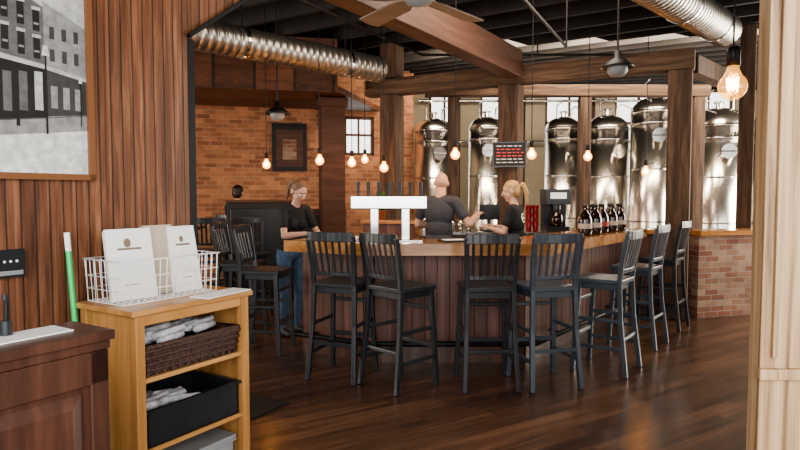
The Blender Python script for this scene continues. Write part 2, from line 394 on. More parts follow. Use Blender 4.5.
b=B(); b.box((-.1,-.09,0),(.1,.09,.02),m_black); b.beam((0,.02,.02),(0,.03,.2),.04,.03,m_black); b.box((-.13,-.02,.14),(.13,.015,.33),m_black); b.box((-.115,-.024,.155),(.115,-.02,.315),m_screen)
b.build('point_of_sale_screen',(1.12,7.5,1.04),math.radians(10),.004)
b=B()
for i,(x,y) in enumerate(((0,0),(.09,.03))):
    for k in range(3): b.lathe([(0,.1*k),(.03,.1*k),(.042,.1*k+.115),(.044,.1*k+.12),(.038,.1*k+.115),(0,.1*k+.1)],(x,y,0),m_red,12)
b.build('plastic_cup_stack',(1.6,7.45,1.04))
b=B()
for i in range(10):
    t=i/9; p=Vector((1.88,6.08,0)).lerp(Vector((2.62,7.02,0)),t); p+=Vector((random.uniform(-.02,.02)-(.05 if i%2 else 0),random.uniform(-.02,.02)+(.06 if i%2 else 0),0))
    b.lathe([(0,0),(.062,0),(.069,.02),(.069,.16),(.054,.205),(.024,.25),(.022,.285),(0,.285)],p+Vector((0,0,1.082)),m_amber,14)
    b.lathe([(0,.312),(.025,.312),(.025,.283),(0,.283)],p+Vector((0,0,1.082)),m_black,12)
    b.lathe([(.0698,.07),(.0698,.12)],p+Vector((0,0,1.082)),m_redlab if i%3==1 else m_label,14)
    b.tube([p+Vector((.022,0,1.345)),p+Vector((.05,0,1.335)),p+Vector((.05,0,1.31)),p+Vector((.035,0,1.295))],.005,m_amber,6)
b.build('growler_bottles')
b=B()
for x,y,r in ((-.62,5.60,.2),(-.42,5.66,-.5)):
    b.box((x-.1,y-.14,1.083),(x+.1,y+.14,1.09),m_white,Matrix.Rotation(r,3,'Z'))
b.build('paper_sheets')
b=B(); b.box((-.13,-.09,0),(.13,.09,.012),m_black); b.box((-.1,-.06,.012),(.1,.06,.016),m_white); b.build('check_tray',(.48,5.3,1.083),.3)
b=B()
for k in range(5): b.lathe([(0,0),(.03,0),(.042,.14),(.04,.14),(.028,.008),(0,.008)],((k%3)*.1,(k//3)*.1,0),m_steel,14)
b.build('tumblers',(.65,7.45,1.04))
b=B(); b.box((-.21,-.02,-.15),(.21,.0,.15),m_dark); 
for x0,x1,z0,z1 in ((-.22,.22,.15,.165),(-.22,.22,-.165,-.15),(-.22,-.205,-.165,.165),(.205,.22,-.165,.165)): b.box((x0,-.03,z0),(x1,.0,z1),m_black)
for r_ in range(6):
    z=.11-r_*.043; x=-.17
    while x<.15:
        w=random.uniform(.03,.07); b.box((x,-.023,z-.006),(min(x+w,.18),-.02,z+.006),m_redtxt if r_ in (1,2,3) else m_white); x+=w+.02
b.build('menu_board',(q.x-.05,q.y-.21,2.02),math.radians(-12),0)
b=B(); b.lathe([(0,0),(.05,0),(.07,.12),(.075,.12),(.075,.13),(.06,.13),(0,.11)],(0,0,0),m_terra)
for i in range(60):
    a=random.random()*6.28; l=random.uniform(.15,.32); e=random.uniform(.3,1.4)
    p=Vector((0,0,.12)); q3=p+Vector((math.cos(a)*math.cos(e),math.sin(a)*math.cos(e),math.sin(e)))*l
    sd=Vector((-math.sin(a),math.cos(a),0))*.028; mid=p.lerp(q3,.6)
    b.add([p,mid+sd,q3,mid-sd],[(0,1,2,3)],m_leaf)
b.build('potted_plant',(-.26,8.3,1.145))
b=B(); b.box((-.35,-.25,0),(.35,.25,1.1),m_barpan); b.box((-.38,-.28,1.1),(.38,.28,1.145),m_bartop); b.build('side_cabinet',(-.15,8.3,0),0,.004)

# ---------------------------------------------------------------- tanks
def tank(x,y,r,top):
    b=B(); bz=.75; th=r*.72; ct=top-th-.10
    dome=[(r*math.cos(t),ct+th*math.sin(t)) for t in [i*math.pi/2/12 for i in range(13)]]
    b.lathe([(.05,bz-.3),(.06,bz-.3),(r,bz)],(0,0,0),m_tank,40)
    b.lathe([(r,bz),(r,ct)]+dome,(0,0,0),m_tank,48)
    for z in (bz,bz+.28,(bz+ct)/2+.1,ct-.2,ct): b.lathe([(r,z-.015),(r+.009,z-.012),(r+.009,z+.012),(r,z+.015)],(0,0,0),m_steel,40)
    for k in range(4):
        a=k*math.pi/2+.6; b.cyl((math.cos(a)*r*.85,math.sin(a)*r*.85,0),(math.cos(a)*r*.85,math.sin(a)*r*.85,bz-.0),.03,m_steel)
    b.cyl((0,0,ct+th-.02),(0,0,top),.05,m_steel); b.lathe([(0,top),(.08,top),(.08,top-.03),(.05,top-.03)],(0,0,0),m_steel)
    b.cyl((0,-r*.8,ct-.42),(0,-r-.05,ct-.42),.12,m_steel,n=20); b.cyl((-.12,-r-.06,ct-.42),(.12,-r-.06,ct-.42),.012,m_steel)
    b.tube([(r*.5,0,ct+th*.7),(r*.5,0,top+.05),(r*.7,-.02,top+.1),(r+.07,-.05,top+.02),(r+.07,-.05,bz)],.018,m_steel,8)
    b.tube([(-r*.4,0,ct+th*.7),(-r*.4,0,top+.12),(-r*.4,-.3,top+.15)],.014,m_steel,8)
    b.build('brewing_tank',(x,y,0),random.uniform(-.3,.3))
for px,Y,r,t in ((433,11.0,.34,2.98),(486,11.6,.34,3.08),(562,11.9,.35,3.12),(606,11.1,.38,3.05),(652,10.5,.38,3.28),(716,10.0,.45,3.02),(774,10.0,.4,2.98)):
    tank(at(px,Y),Y,r,t)
b=B()
for z,y in ((3.45,12.7),(2.6,12.75)): b.cyl((.4,y,z),(6.5,y,z),.03,m_steel)
for x in (1.2,2.8,4.2): b.cyl((x,12.7,3.45),(x,12.7,3.71),.02,m_steel)
b.build('process_pipe')

# ---------------------------------------------------------------- ducts
def duct(p0,p1,r,name='spiral_duct'):
    p0=Vector(p0);p1=Vector(p1);n=int((p1-p0).length/.09); path=[];rr=[]
    for i in range(n):
        for s_,k in ((0,1.0),(.42,1.0),(.5,1.045),(.58,1.0)): path.append(p0.lerp(p1,(i+s_)/n)); rr.append(r*k)
    b=B(); b.tube(path,rr,m_duct,24); 
    for t in (.15,.5,.85):
        p=p0.lerp(p1,t); b.cyl(p+Vector((0,0,r)),(p.x,p.y,3.71),.008,m_blackm); d_=(p1-p0).normalized()*.02; b.tube([p-d_,p+d_],r*1.07,m_steel,24)
    b.build(name)
duct((-3.2,5.2,3.15),(-.25,8.1,3.15),.165)
duct((1.6,4.6,3.26),(3.9,7.3,3.45),.18)
b=B(); b.tube([(-1.4,5.3,3.42),(0.3,8.4,3.42),(3.4,8.4,3.42)],.018,m_blackm)
for p in ((-1.0,6.03,3.42),(1.9,8.4,3.42)): b.cyl(p,(p[0],p[1],3.71),.01,m_blackm)
b.build('sprinkler_pipe')
b=B(); b.tube([(.75,4.4,3.05),(1.75,6.4,3.05)],.015,m_blackm)
for p in ((.75,4.4,3.05),(1.75,6.4,3.05)): b.cyl(p,(p[0],p[1],3.71),.01,m_blackm)
b.build('conduit_pipe')

# ---------------------------------------------------------------- pendant lamps
def bell(x,y,z,r):
    b=B(); b.lathe([(0,.13),(.03,.13),(.035,.07),(r*.55,.05),(r*.95,-.0),(r,-.02),(r*.97,-.02),(r*.5,.035),(0,.04)],(0,0,0),m_blackm,24)
    b.lathe([(0,-.1),(r*.45,-.09),(r*.62,-.05),(r*.62,-.01),(r*.5,.02)],(0,0,0),m_grey,20)
    b.cyl((0,0,.12),(0,0,CZ-z-.02),.009,m_blackm); b.cyl((0,0,CZ-z-.05),(0,0,CZ-z),.05,m_blackm)
    b.build('bell_pendant_lamp',(x,y,z))
bell(-1.46,7.2,2.47,.14); bell(1.97,5.5,2.66,.145)
def edison(px,py,Y,s=1.0,E_=5,gm=None):
    x=at(px,Y); z=1.5+(194-py)/600*Y; b=B()
    k=.048*s
    prof=[(0,-k)]+[(k*math.cos(t),k*math.sin(t)) for t in [(-80+i*13)*math.pi/180 for i in range(11)]]+[(k*.42,k*1.25),(k*.38,k*1.6)]
    b.lathe(prof,(0,0,0),gm or m_glass,20)
    b.lathe([(0,k*2.9),(k*.35,k*2.9),(k*.48,k*2.7),(k*.48,k*1.5),(0,k*1.5)],(0,0,0),m_blackm,16)
    pts=[]
    for i in range(25):
        a=i*.9; pts.append((math.cos(a)*k*.4,math.sin(a)*k*.4,-k*.35+k*1.0*abs(math.sin(i*.8))))
    b.tube(pts,k*.035,m_fil,5)
    b.cyl((0,0,k*2.8),(0,0,CZ-z),.005,m_blackm,n=6)
    o=b.build('edison_pendant_bulb',(x,Y,z))
    ld=bpy.data.lights.new('bulb_light','POINT'); ld.energy=E_; ld.color=(1,.50,.18); ld.shadow_soft_size=.02
    lo=bpy.data.objects.new('bulb_light',ld); scene.collection.objects.link(lo); lo.parent=o
for a in ((267,165,7.6),(320,161,7.0),(352,163,7.3),(365,160,8.45),(384,168,7.0),(455,155,6.5),(531,155,6.6),(587,157,7.4),(645,172,7.6)): edison(*a,1.05,7)
edison(729,88,3.0,1.4,2.5,m_glass2)

b=B(); b.cyl((0,0,.2),(0,0,CZ-2.76),.015,m_blackm); b.lathe([(0,.2),(.06,.19),(.11,.12),(.12,.03),(.08,-.03),(0,-.05)],(0,0,0),m_grey)
for k in range(5):
    a=math.radians(122+72*k); Rz=Matrix.Rotation(a,3,'Z')@Matrix.Rotation(math.radians(10),3,'X')
    vs=[Rz@Vector(p) for p in ((.1,-.03,.0),(.2,-.07,.0),(.66,-.08,.0),(.68,.0,0),(.66,.08,0),(.2,.07,0),(.1,.03,0))]; vs2=[v+Vector((0,0,.012)) for v in vs]
    n=7; b.add(vs+vs2,[tuple(range(n))[::-1],tuple(range(n,2*n))]+[(i,(i+1)%n,n+(i+1)%n,n+i) for i in range(n)],m_fanb)
b.build('ceiling_fan',(.12,3.95,2.76))

# ---------------------------------------------------------------- back-left furnishings
b=B(); b.box((-.45,0,0),(.45,.06,1.38),m_dark); b.box((-.47,-.01,1.38),(.47,.07,1.42),m_brown); b.box((-.4,-.02,.1),(.4,0,1.3),m_black); b.build('booth_partition',(-1.95,8.35,0),.15,.01)
def htable(x,y):
    b=B(); b.box((-.38,-.3,1.0),(.38,.3,1.04),m_mahog); b.cyl((0,0,.02),(0,0,1.0),.04,m_blackm); b.cyl((0,0,0),(0,0,.03),.26,m_blackm,n=24); b.build('high_table',(x,y,0),.1,.004)
htable(-3.2,8.45); htable(-2.3,9.85)
b=B(); b.box((-.5,0,0),(.5,.5,.45),m_dark); b.box((-.5,.42,.45),(.5,.52,1.25),m_mahog); b.box((-.48,.36,.5),(.48,.42,1.15),m_black); b.build('booth_seat',(-1.3,9.8,0),.25,.01)
b=B(); pw=.3
b.box((-pw,-.04,-.4),(pw,-.01,.4),m_dark); b.box((-pw+.07,-.045,-.32),(pw-.07,-.04,.32),m_brown); b.box((-pw,-.06,.38),(pw,-.04,.43),m_blackm); b.box((-.12,-.05,-.2),(.12,-.045,.15),m_brickR)
xp=at(288,10.4); b.build('wall_picture',(xp,wally(xp)-.01,2.3),angL)

# ---------------------------------------------------------------- foreground: oak shelf unit
A0=Vector((-1.135,2.53,0)); SL,SD=.67,.43
b=B(); b.box((-.01,-.012,.975),(SL+.01,SD,1.0),m_oak)
for x in (0.01,SL-.055):
    for y in (.0,SD-.055): b.box((x,y,0),(x+.045,y+.045,.975),m_oakv)
b.box((.015,.045,.06),(.03,SD-.05,.975),m_oakv); b.box((SL-.03,.045,.06),(SL-.015,SD-.05,.975),m_oakv); b.box((.05,SD-.02,.06),(SL-.05,SD-.01,.975),m_oakv)
b.box((.055,.008,.925),(SL-.055,.03,.975),m_oak)
for z in (.69,.37,.08): b.box((.03,.01,z-.022),(SL-.03,SD-.02,z),m_oak)
b.build('oak_shelf_unit',A0,UA,.004)
def rolls(b,x0,x1,y0,y1,z,n,rz=0):
    for i in range(n):
        x=random.uniform(x0,x1);y=random.uniform(y0,y1);a=random.uniform(-.5,.5)+rz;d_=Vector((math.cos(a),math.sin(a),random.uniform(-.15,.15)))*.085
        p=Vector((x,y,z+random.uniform(0,.04))); r=random.uniform(.014,.02)
        b.tube([p-d_,p-d_*.9,p,p+d_*.9,p+d_],[r*.6,r,r*1.05,r,r*.6],m_nap,9)
b=B(); x0,x1,y0,y1,z0,z1=.08,.585,.035,.36,.692,.82
for k in range(9):
    z=z0+.01+k*(z1-z0-.01)/8; g=.002*k+(.006 if k%2 else 0)
    b.tube([(x0-g,y0-g,z),(x1+g,y0-g,z),(x1+g,y1+g,z),(x0-g,y1+g,z),(x0-g,y0-g,z)],.010,m_wick,6)
n=13
for i in range(n):
    x=x0+(x1-x0)*i/(n-1)
    for y in (y0-.01,y1+.01): b.beam((x,y,z0),(x,y,z1),.012,.008,m_wick)
b.box((x0,y0,z0),(x1,y1,z0+.01),m_wick); b.tube([(x0-.015,y0-.015,z1),(x1+.015,y0-.015,z1),(x1+.015,y1+.015,z1),(x0-.015,y1+.015,z1),(x0-.015,y0-.015,z1)],.014,m_wick,8)
b.box((x0-.004,y0-.004,z0),(x1+.004,y0+.002,z1),m_wick);b.box((x0-.004,y1,z0),(x1+.004,y1+.006,z1),m_wick);b.box((x0-.004,y0,z0),(x0+.004,y1,z1),m_wick);b.box((x1-.004,y0,z0),(x1+.004,y1,z1),m_wick)
rolls(b,.17,.48,.08,.3,.82,30)
b.build('wicker_basket',A0,UA)
b=B(); z0,z1=.372,.54
def bin_(b,x0,x1,y0,y1,z0,z1,mat,t=.008):
    b.box((x0,y0,z0),(x1,y1,z0+t),mat); b.box((x0,y0,z0),(x1,y0+t,z1),mat); b.box((x0,y1-t,z0),(x1,y1,z1),mat); b.box((x0,y0,z0),(x0+t,y1,z1),mat); b.box((x1-t,y0,z0),(x1,y1,z1),mat)
    b.box((x0-.012,y0-.012,z1-.012),(x1+.012,y0,z1),mat); b.box((x0-.012,y1,z1-.012),(x1+.012,y1+.012,z1),mat); b.box((x0-.012,y0,z1-.012),(x0,y1,z1),mat); b.box((x1,y0,z1-.012),(x1+.012,y1,z1),mat)
bin_(b,.07,.60,.02,.38,z0,z1,m_black); rolls(b,.2,.42,.1,.3,.48,14)
b.build('black_storage_bin',A0,UA)
b=B(); bin_(b,.09,.58,.04,.36,.082,.24,m_grey); b.box((.08,.03,.24),(.59,.37,.262),m_grey); b.build('grey_storage_box',A0,UA,.003)
b=B(); x0,x1,y0,y1,z0,z1=.04,.56,.13,.40,1.004,1.20
for z in (z0,z0+.06,z0+.12,z1):
    g=.012*(z-z0)/.19; r=.0045 if z==z1 else .0028
    b.tube([(x0-g,y0-g,z),(x1+g,y0-g,z),(x1+g,y1+g,z),(x0-g,y1+g,z),(x0-g,y0-g,z)],r,m_wire,6)
n=15
for i in range(n):
    x=x0+(x1-x0)*i/(n-1); b.tube([(x,y0-.012,z1),(x,y0,z0),(x,y1,z0),(x,y1+.012,z1)],.0024,m_wire,5)
for i in range(8):
    y=y0+(y1-y0)*i/7; b.tube([(x0-.012,y,z1),(x0,y,z0),(x1,y,z0),(x1+.012,y,z1)],.0024,m_wire,5)
b.build('wire_basket',A0,UA)
def card(name,x0,x1,y,h,mat,lean,thick,logo=True,rz=0):
    b=B(); w=(x1-x0)/2
    n=3
    for k in range(n):
        b.box((-w+k*.002,k*thick,0),(w+k*.002,k*thick+thick*.8,h-k*.004),mat)
    if logo:
        b.box((-w*.55,-.0015,h*.70),(w*.5,0,h*.73),m_logo); b.ell((-w*.1,-.001,h*.8),(w*.16,.0015,w*.2),m_logo); b.box((-w*.4,-.0015,h*.2),(w*.3,0,h*.22),m_tan)
    R_=Matrix.Rotation(-lean,3,'X'); b.v=[tuple(R_@Vector(p)) for p in b.v]
    p=A0+U*((x0+x1)/2)+V*y+Vector((0,0,1.008)); b.build(name,p,UA+rz)
card('menu_stack',.055,.275,.22,.335,m_white,.2,.012,rz=-.12)
card('menu_stack',.26,.42,.26,.34,m_tan,.1,.02,False)
card('menu_stack',.39,.55,.22,.335,m_white,.2,.012)
b=B(); b.box((.36,-.02,1.001),(.67,.10,1.006),m_white,Matrix.Rotation(.12,3,'Z')); b.build('paper_sheet',A0,UA)

# host stand
R0=Vector((-.86,1.77,0)); b=B()
b.box((-1.3,-.02,1.072),(0,.2,1.1),m_mahog); b.box((-1.28,.0,0),(-.02,.18,1.072),m_mahog); b.box((-1.28,.18,0),(-.02,.5,.9),m_mahog); b.box((-1.3,.18,.9),(0,.53,.925),m_mahog)
b.box((-1.29,-.01,1.045),(-.01,0,1.072),m_mahog)
for i in range(3):
    X1=-.02-i*.42; X0=X1-.42
    b.box((X0,-.014,0),(X0+.055,0,1.045),m_mahog); b.box((X1-.055,-.014,0),(X1,0,1.045),m_mahog)
    b.box((X0,-.014,.95),(X1,0,1.045),m_mahog); b.box((X0,-.014,0),(X1,0,.12),m_mahog)
    lo=(X0+.075,.14);hi=(X1-.075,.93);c=.035
    vs=[(lo[0],-.001,lo[1]),(hi[0],-.001,lo[1]),(hi[0],-.001,hi[1]),(lo[0],-.001,hi[1]),(lo[0]+c,-.013,lo[1]+c),(hi[0]-c,-.013,lo[1]+c),(hi[0]-c,-.013,hi[1]-c),(lo[0]+c,-.013,hi[1]-c)]
    b.add(vs,[(4,5,6,7),(0,1,5,4),(1,2,6,5),(2,3,7,6),(3,0,4,7)],m_mahog)
b.build('host_stand',R0,UA,.003)
b=B(); b.box((-.40,.06,1.101),(-.08,.17,1.105),m_white); b.box((-.75,.02,1.101),(-.45,.16,1.107),m_white,Matrix.Rotation(.1,3,'Z')); b.build('paper_sheets',R0,UA)
b=B(); b.cyl((0,0,0),(0,0,.04),.016,m_black); b.cyl((0,0,.01),(.004,0,.1),.006,m_blackm); b.cyl((0,0,.1),(.0,0,.115),.007,m_screen); b.build('pen',R0+U*-.22+V*.15+Vector((0,0,1.106)))
b=B(); b.box((-.06,-.03,-.06),(.06,-.003,.06),m_black); 
for x in (-.025,.0,.025): b.ell((x,-.032,.01),(.006,.004,.006),m_white)
b.box((-.05,-.034,-.05),(.05,-.03,-.03),m_grey); b.build('wall_switch',W0+U*-.25+Vector((0,0,1.2)),UA,.004)
b=B(); pT=W0+U*-.005-V*.03+Vector((0,0,1.32)); pB=W0+U*-.05-V*.25+Vector((0,0,.1))
pB2=pB.lerp(pT,.93); b.cyl(pB,pB2,.013,m_green); b.cyl(pB2,pT,.0135,m_white)
b.beam(pB-V*.13+Vector((0,0,-.01)),pB+V*.13+Vector((0,0,-.01)),.04,.05,m_green)
for i in range(14): b.cyl(pB+V*(-.12+i*.0185)+Vector((0,0,-.03)),pB+V*(-.125+i*.019)+Vector((0,0,-.1)),.007,m_tan,n=5)
b.build('broom')
# framed photograph
b=B(); x0,x1,z0,z1=-.95,.142,1.565,2.75
fm=simple('frame_wood',(.2,.085,.035),.4); g=[simple('print_grey_%d'%i,(v_,v_,v_*.97),.5,var=.25,vs=30) for i,v_ in enumerate((.012,.045,.11,.24,.42,.6))]
b.box((x0,-.015,z0),(x1,-.004,z1),g[4])
for a in ((x0,x1,z0,z0+.028),(x0,x1,z1-.028,z1),(x0,x0+.028,z0,z1),(x1-.028,x1,z0,z1)): b.box((a[0],-.035,a[2]),(a[1],-.004,a[3]),fm)
def pq(pts,k,lay):
    y=-.0155-.0006*lay; b.add([(p[0],y,p[1]) for p in pts],[tuple(range(len(pts)))],g[k])
xa,xb=x0+.028,x1-.028; K=xb-.19
pq([(xa,1.72),(K,1.84),(K,2.36),(xa,2.72)],2,1)
pq([(K,1.84),(xb,1.87),(xb,2.28),(K,2.36)],3,1)
pq([(xa,2.66),(K,2.335),(K,2.37),(xa,2.72)],4,3)
pq([(xa,1.73),(K,1.845),(K,2.06),(xa,2.14)],0,2)
pq([(K,1.85),(xb,1.875),(xb,2.03),(K,2.06)],1,2)
pq([(xa,2.14),(K,2.06),(K,2.08),(xa,2.17)],4,3)
pq([(K,2.06),(xb,2.03),(xb,2.045),(K,2.08)],4,3)
nx=13
for i in range(nx):
    t=(i+.3)/nx; xx=xa+(K-xa)*t; wd=(K-xa)/nx*.45
    zb=2.14-.08*t; zt=2.68-.33*t
    for f0,f1 in ((.12,.42),(.52,.82)):
        a0=zb+(zt-zb)*f0; a1=zb+(zt-zb)*f1
        pq([(xx,a0),(xx+wd,a0),(xx+wd,a1),(xx,a1)],0,2); pq([(xx-.004,a1),(xx+wd+.004,a1),(xx+wd+.004,a1+.014),(xx-.004,a1+.014)],4,3)
        pq([(xx+.004,a0+.3*(a1-a0)),(xx+wd-.004,a0+.3*(a1-a0)),(xx+wd-.004,a0+.4*(a1-a0)),(xx+.004,a0+.4*(a1-a0))],3,3)
    s0=1.74+.11*t
    pq([(xx,s0+.03),(xx+wd*1.2,s0+.03),(xx+wd*1.2,s0+.2),(xx,s0+.2)],2 if i%3 else 4,3)
for i in range(3):
    xx=K+.025+i*.055
    for zz in (2.1,2.2): pq([(xx,zz),(xx+.022,zz),(xx+.022,zz+.055),(xx,zz+.055)],1,2)
    pq([(xx,1.89),(xx+.03,1.89),(xx+.03,1.99),(xx,1.99)],3,3)
pq([(xa,1.593),(xb,1.593),(xb,1.80),(xa,1.66)],5,1)
pq([(xa,1.67),(xb,1.80),(xb,1.875),(xa,1.72)],3,1)
for (lx,zb,zt,ww) in ((K+.0,1.77,2.12,.009),(xb-.03,1.82,2.02,.005)):
    pq([(lx,zb),(lx+ww,zb),(lx+ww,zt),(lx,zt)],0,4); pq([(lx-ww*1.4,zt),(lx+ww*2.4,zt),(lx+ww*1.6,zt+ww*5),(lx-ww*.6,zt+ww*5)],5,4)
for i in range(6): xx=xa+.12+i*.12; z_=1.72+.1*(xx-xa)/(K-xa)*.9; pq([(xx,z_),(xx+.016,z_),(xx+.013,z_+.075),(xx+.003,z_+.075)],0,4)
b.build('framed_photograph',W0,UA)
b=B(); b.prism([(-.3,-.35),(.3,-.35),(.3,.35),(-.3,.35)],.0,.012,m_dark); b.build('floor_mat',(-1.25,4.15,.001),UA)

# ---------------------------------------------------------------- people
SK=simple('skin',(.56,.33,.24),.5,var=.05); SHB=simple('black_tshirt',(.016,.016,.018),.85,var=.2,bump=.1); SHG=simple('grey_tshirt',(.055,.058,.07),.85,var=.15,bump=.1)
JN=simple('denim',(.07,.12,.2),.85,var=.25,vs=30); DP=simple('dark_trousers',(.02,.02,.025),.85); HB=simple('brown_hair',(.16,.085,.045),.55,var=.4,vs=40); HL=simple('blond_hair',(.42,.27,.13),.5,var=.35,vs=40)
HD=simple('dark_hair',(.02,.012,.008),.5,var=.3); LP=simple('lips',(.5,.18,.15),.5); SHO=simple('shoes_black',(.02,.02,.02),.5); EYW=simple('eye_white',(.8,.8,.8),.3); EYI=simple('iris',(.03,.02,.015),.2)
ICO=None
def ico():
    global ICO
    if ICO is None:
        bm=bmesh.new(); bmesh.ops.create_icosphere(bm,subdivisions=2,radius=1); ICO=np.array([v.co[:] for v in bm.verts]); bm.free()
    return ICO
def person(name,loc,dr,hgt=1.7,female=True,shirt=SHB,pants=JN,hair=HB,lean=0,hyaw=0,hpitch=0,R_el=None,R_wr=None,L_el=None,L_wr=None,pony=True,bald=False,sit=None,logo=False):
    S=hgt/1.7; prims=[]; hip=Vector((0,0,.95)); RL=Matrix.Rotation(-lean,3,'X')
    T=lambda p:hip+RL@(Vector(p)-hip)
    def cap(a,c,ra,rb,l): prims.append(('c',Vector(a),Vector(c),ra,rb,l))
    def el(c,r,l,R=Matrix.Identity(3)): prims.append(('e',Vector(c),r,R,l))
    f=female; sw=.150 if f else .178
    el(T((0,-.005,1.25)),(.148 if f else .172,.098 if f else .118,.19),'shirt',RL)
    cap(T((-sw*.75,-.01,1.375)),T((sw*.75,-.01,1.375)),.062 if f else .07,.062 if f else .07,'shirt')
    el(T((0,.005,1.07)),(.122 if f else .155,.092 if f else .125,.17),'shirt',RL)
    el(T((0,0,.965)),(.155 if f else .162,.112 if f else .12,.085),'shirt',RL)
    if f:
        for sx in (-1,1): el(T((sx*.06,.075,1.24)),(.06,.05,.06),'shirt',RL)
    el((0,-.01,.90),(.16,.115,.12),'pants')
    cap(T((0,-.01,1.39)),T((0,.012,1.50)),.052 if f else .062,.047 if f else .058,'skin')
    for sx in (-1,1):
        if sit is None:
            h=(sx*.085,0,.87);k=(sx*.095,.025,.48);a=(sx*.1,-.015,.09)
        else:
            h=(sx*.085,0,.89);k=(sx*.13,.40,.88);a=(sx*.13,.30,.45)
        cap(h,k,.087,.06,'pants'); cap(k,a,.056,.04,'pants')
        a=Vector(a); cap(a+Vector((0,-.01,-.04)),a+Vector((sx*.02,.15,-.055)),.046,.034,'shoe')
    for sx,elb,wr in ((1,R_el,R_wr),(-1,L_el,L_wr)):
        sh=T((sx*sw,-.01,1.375)); 
        elb=Vector(elb) if elb else sh+Vector((sx*.06,-.02,-.29)); wr=Vector(wr) if wr else elb+Vector((sx*.01,.08,-.24))
        mid=sh.lerp(elb,.6)
        cap(sh,mid,.058 if f else .066,.052 if f else .06,'shirt'); cap(sh,elb,.042 if f else .05,.034 if f else .042,'skin')
        cap(elb,elb.lerp(wr,.35),.036 if f else .044,.037 if f else .044,'skin'); cap(elb.lerp(wr,.3),wr,.036 if f else .043,.024 if f else .029,'skin')
        d=(wr-elb).normalized(); 
        n_=Vector((0,0,-1)); n_=(n_-d*n_.dot(d)); 
        if n_.length<.3: n_=Vector((-sx,0,0)); n_=n_-d*n_.dot(d)
        n_.normalize(); side=d.cross(n_).normalized()
        if side.dot(Vector((-sx,0,0)))<0: side=-side
        for i in range(4):
            o=(1.5-i)*.0215; k0=wr+d*(.085-.004*abs(i-1))+side*o
            cap(wr+d*.005+side*o*.6,k0,.015,.0115,'skin')
            Ls=[(.036,.024,.018),(.041,.028,.02),(.038,.026,.019),(.03,.02,.016)][i]; p=k0; ang=.25
            for j,l in enumerate(Ls):
                dd=(d*math.cos(ang)+n_*math.sin(ang)+side*(1.5-i)*.06).normalized(); q_=p+dd*l; cap(p,q_,.0088-.0008*j,.0082-.0008*j,'skin'); p=q_; ang+=.35
        t0=wr+d*.02+side*.022; t1=t0+(d*.6+side*.7+n_*.25).normalized()*.042; t2=t1+(d*.9+side*.25+n_*.3).normalized()*.032; t3=t2+(d*.95+n_*.35).normalized()*.022
        cap(t0,t1,.014,.011,'skin'); cap(t1,t2,.0105,.0095,'skin'); cap(t2,t3,.0095,.008,'skin')
    RH=RL@Matrix.Rotation(hyaw,3,'Z')@Matrix.Rotation(-hpitch,3,'X'); hc=T((0,.025,1.585))
    H=lambda p:hc+RH@Vector(p)
    el(H((0,-.012,.022)),(.074,.092,.092),'skin',RH); el(H((0,.02,-.035)),(.06,.068,.078),'skin',RH); el(H((0,.052,-.088)),(.03,.027,.024),'skin',RH)
    cap(H((-.03,.055,.028)),H((.03,.055,.028)),.026,.026,'skin')
    cap(H((0,.085,.012)),H((0,.103,-.022)),.008,.0125,'skin')
    for sx in (-1,1): el(H((sx*.076,-.01,-.008)),(.011,.02,.031),'skin',RH); el(H((sx*.035,.058,-.03)),(.024,.022,.02),'skin',RH)
    el(H((0,.083,-.056)),(.022,.008,.005),'lip',RH); el(H((0,.081,-.064)),(.018,.009,.006),'lip',RH)
    if not bald:
        el(H((0,-.024,.04)),(.081,.092,.086),'hair',RH); el(H((0,-.045,-.01)),(.078,.07,.08),'hair',RH)
        if pony:
            cap(H((0,-.11,.03)),H((0,-.15,.035)),.024,.032,'hair'); cap(H((0,-.15,.035)),H((0,-.165,-.06)),.033,.03,'hair'); cap(H((0,-.165,-.06)),H((0,-.145,-.19)),.03,.012,'hair')
    bm=bmesh.new(); I=ico()
    for p in prims:
        if p[0]=='c':
            pts=np.vstack([I*p[3]+np.array(p[1]),I*p[4]+np.array(p[2])])
            tmp=bmesh.new()
            for q_ in pts: tmp.verts.new(q_)
            r_=bmesh.ops.convex_hull(tmp,input=tmp.verts); 
            dl=[g_ for g_ in r_['geom_interior'] if isinstance(g_,bmesh.types.BMVert)]
            bmesh.ops.delete(tmp,geom=dl,context='VERTS'); me=bpy.data.meshes.new('t'); tmp.to_mesh(me); tmp.free(); bm.from_mesh(me); bpy.data.meshes.remove(me)
        else:
            M=Matrix.Translation(p[1])@p[3].to_4x4()@Matrix.Diagonal((*p[2],1)); bmesh.ops.create_icosphere(bm,subdivisions=3,radius=1,matrix=M)
    me=bpy.data.meshes.new('t'); bm.to_mesh(me); bm.free(); o=bpy.data.objects.new('t',me); scene.collection.objects.link(o)
    rm=o.modifiers.new('r','REMESH'); rm.mode='VOXEL'; rm.voxel_size=.0048; sm=o.modifiers.new('s','SMOOTH'); sm.factor=.5; sm.iterations=3
    dg=bpy.context.evaluated_depsgraph_get(); m2=bpy.data.meshes.new_from_object(o.evaluated_get(dg)); bpy.data.objects.remove(o)
    nV=len(m2.vertices); co=np.empty(nV*3); m2.vertices.foreach_get('co',co); co=co.reshape(-1,3)
    nP=len(m2.polygons); pcn=np.empty(nP*3); m2.polygons.foreach_get('center',pcn); pcn=pcn.reshape(-1,3)
    mats=[SK,shirt,pants,hair,LP,SHO,EYW,EYI]; idx={'skin':0,'shirt':1,'pants':2,'hair':3,'lip':4,'shoe':5}
    best=np.full(nP,1e9); lab=np.zeros(nP,int)
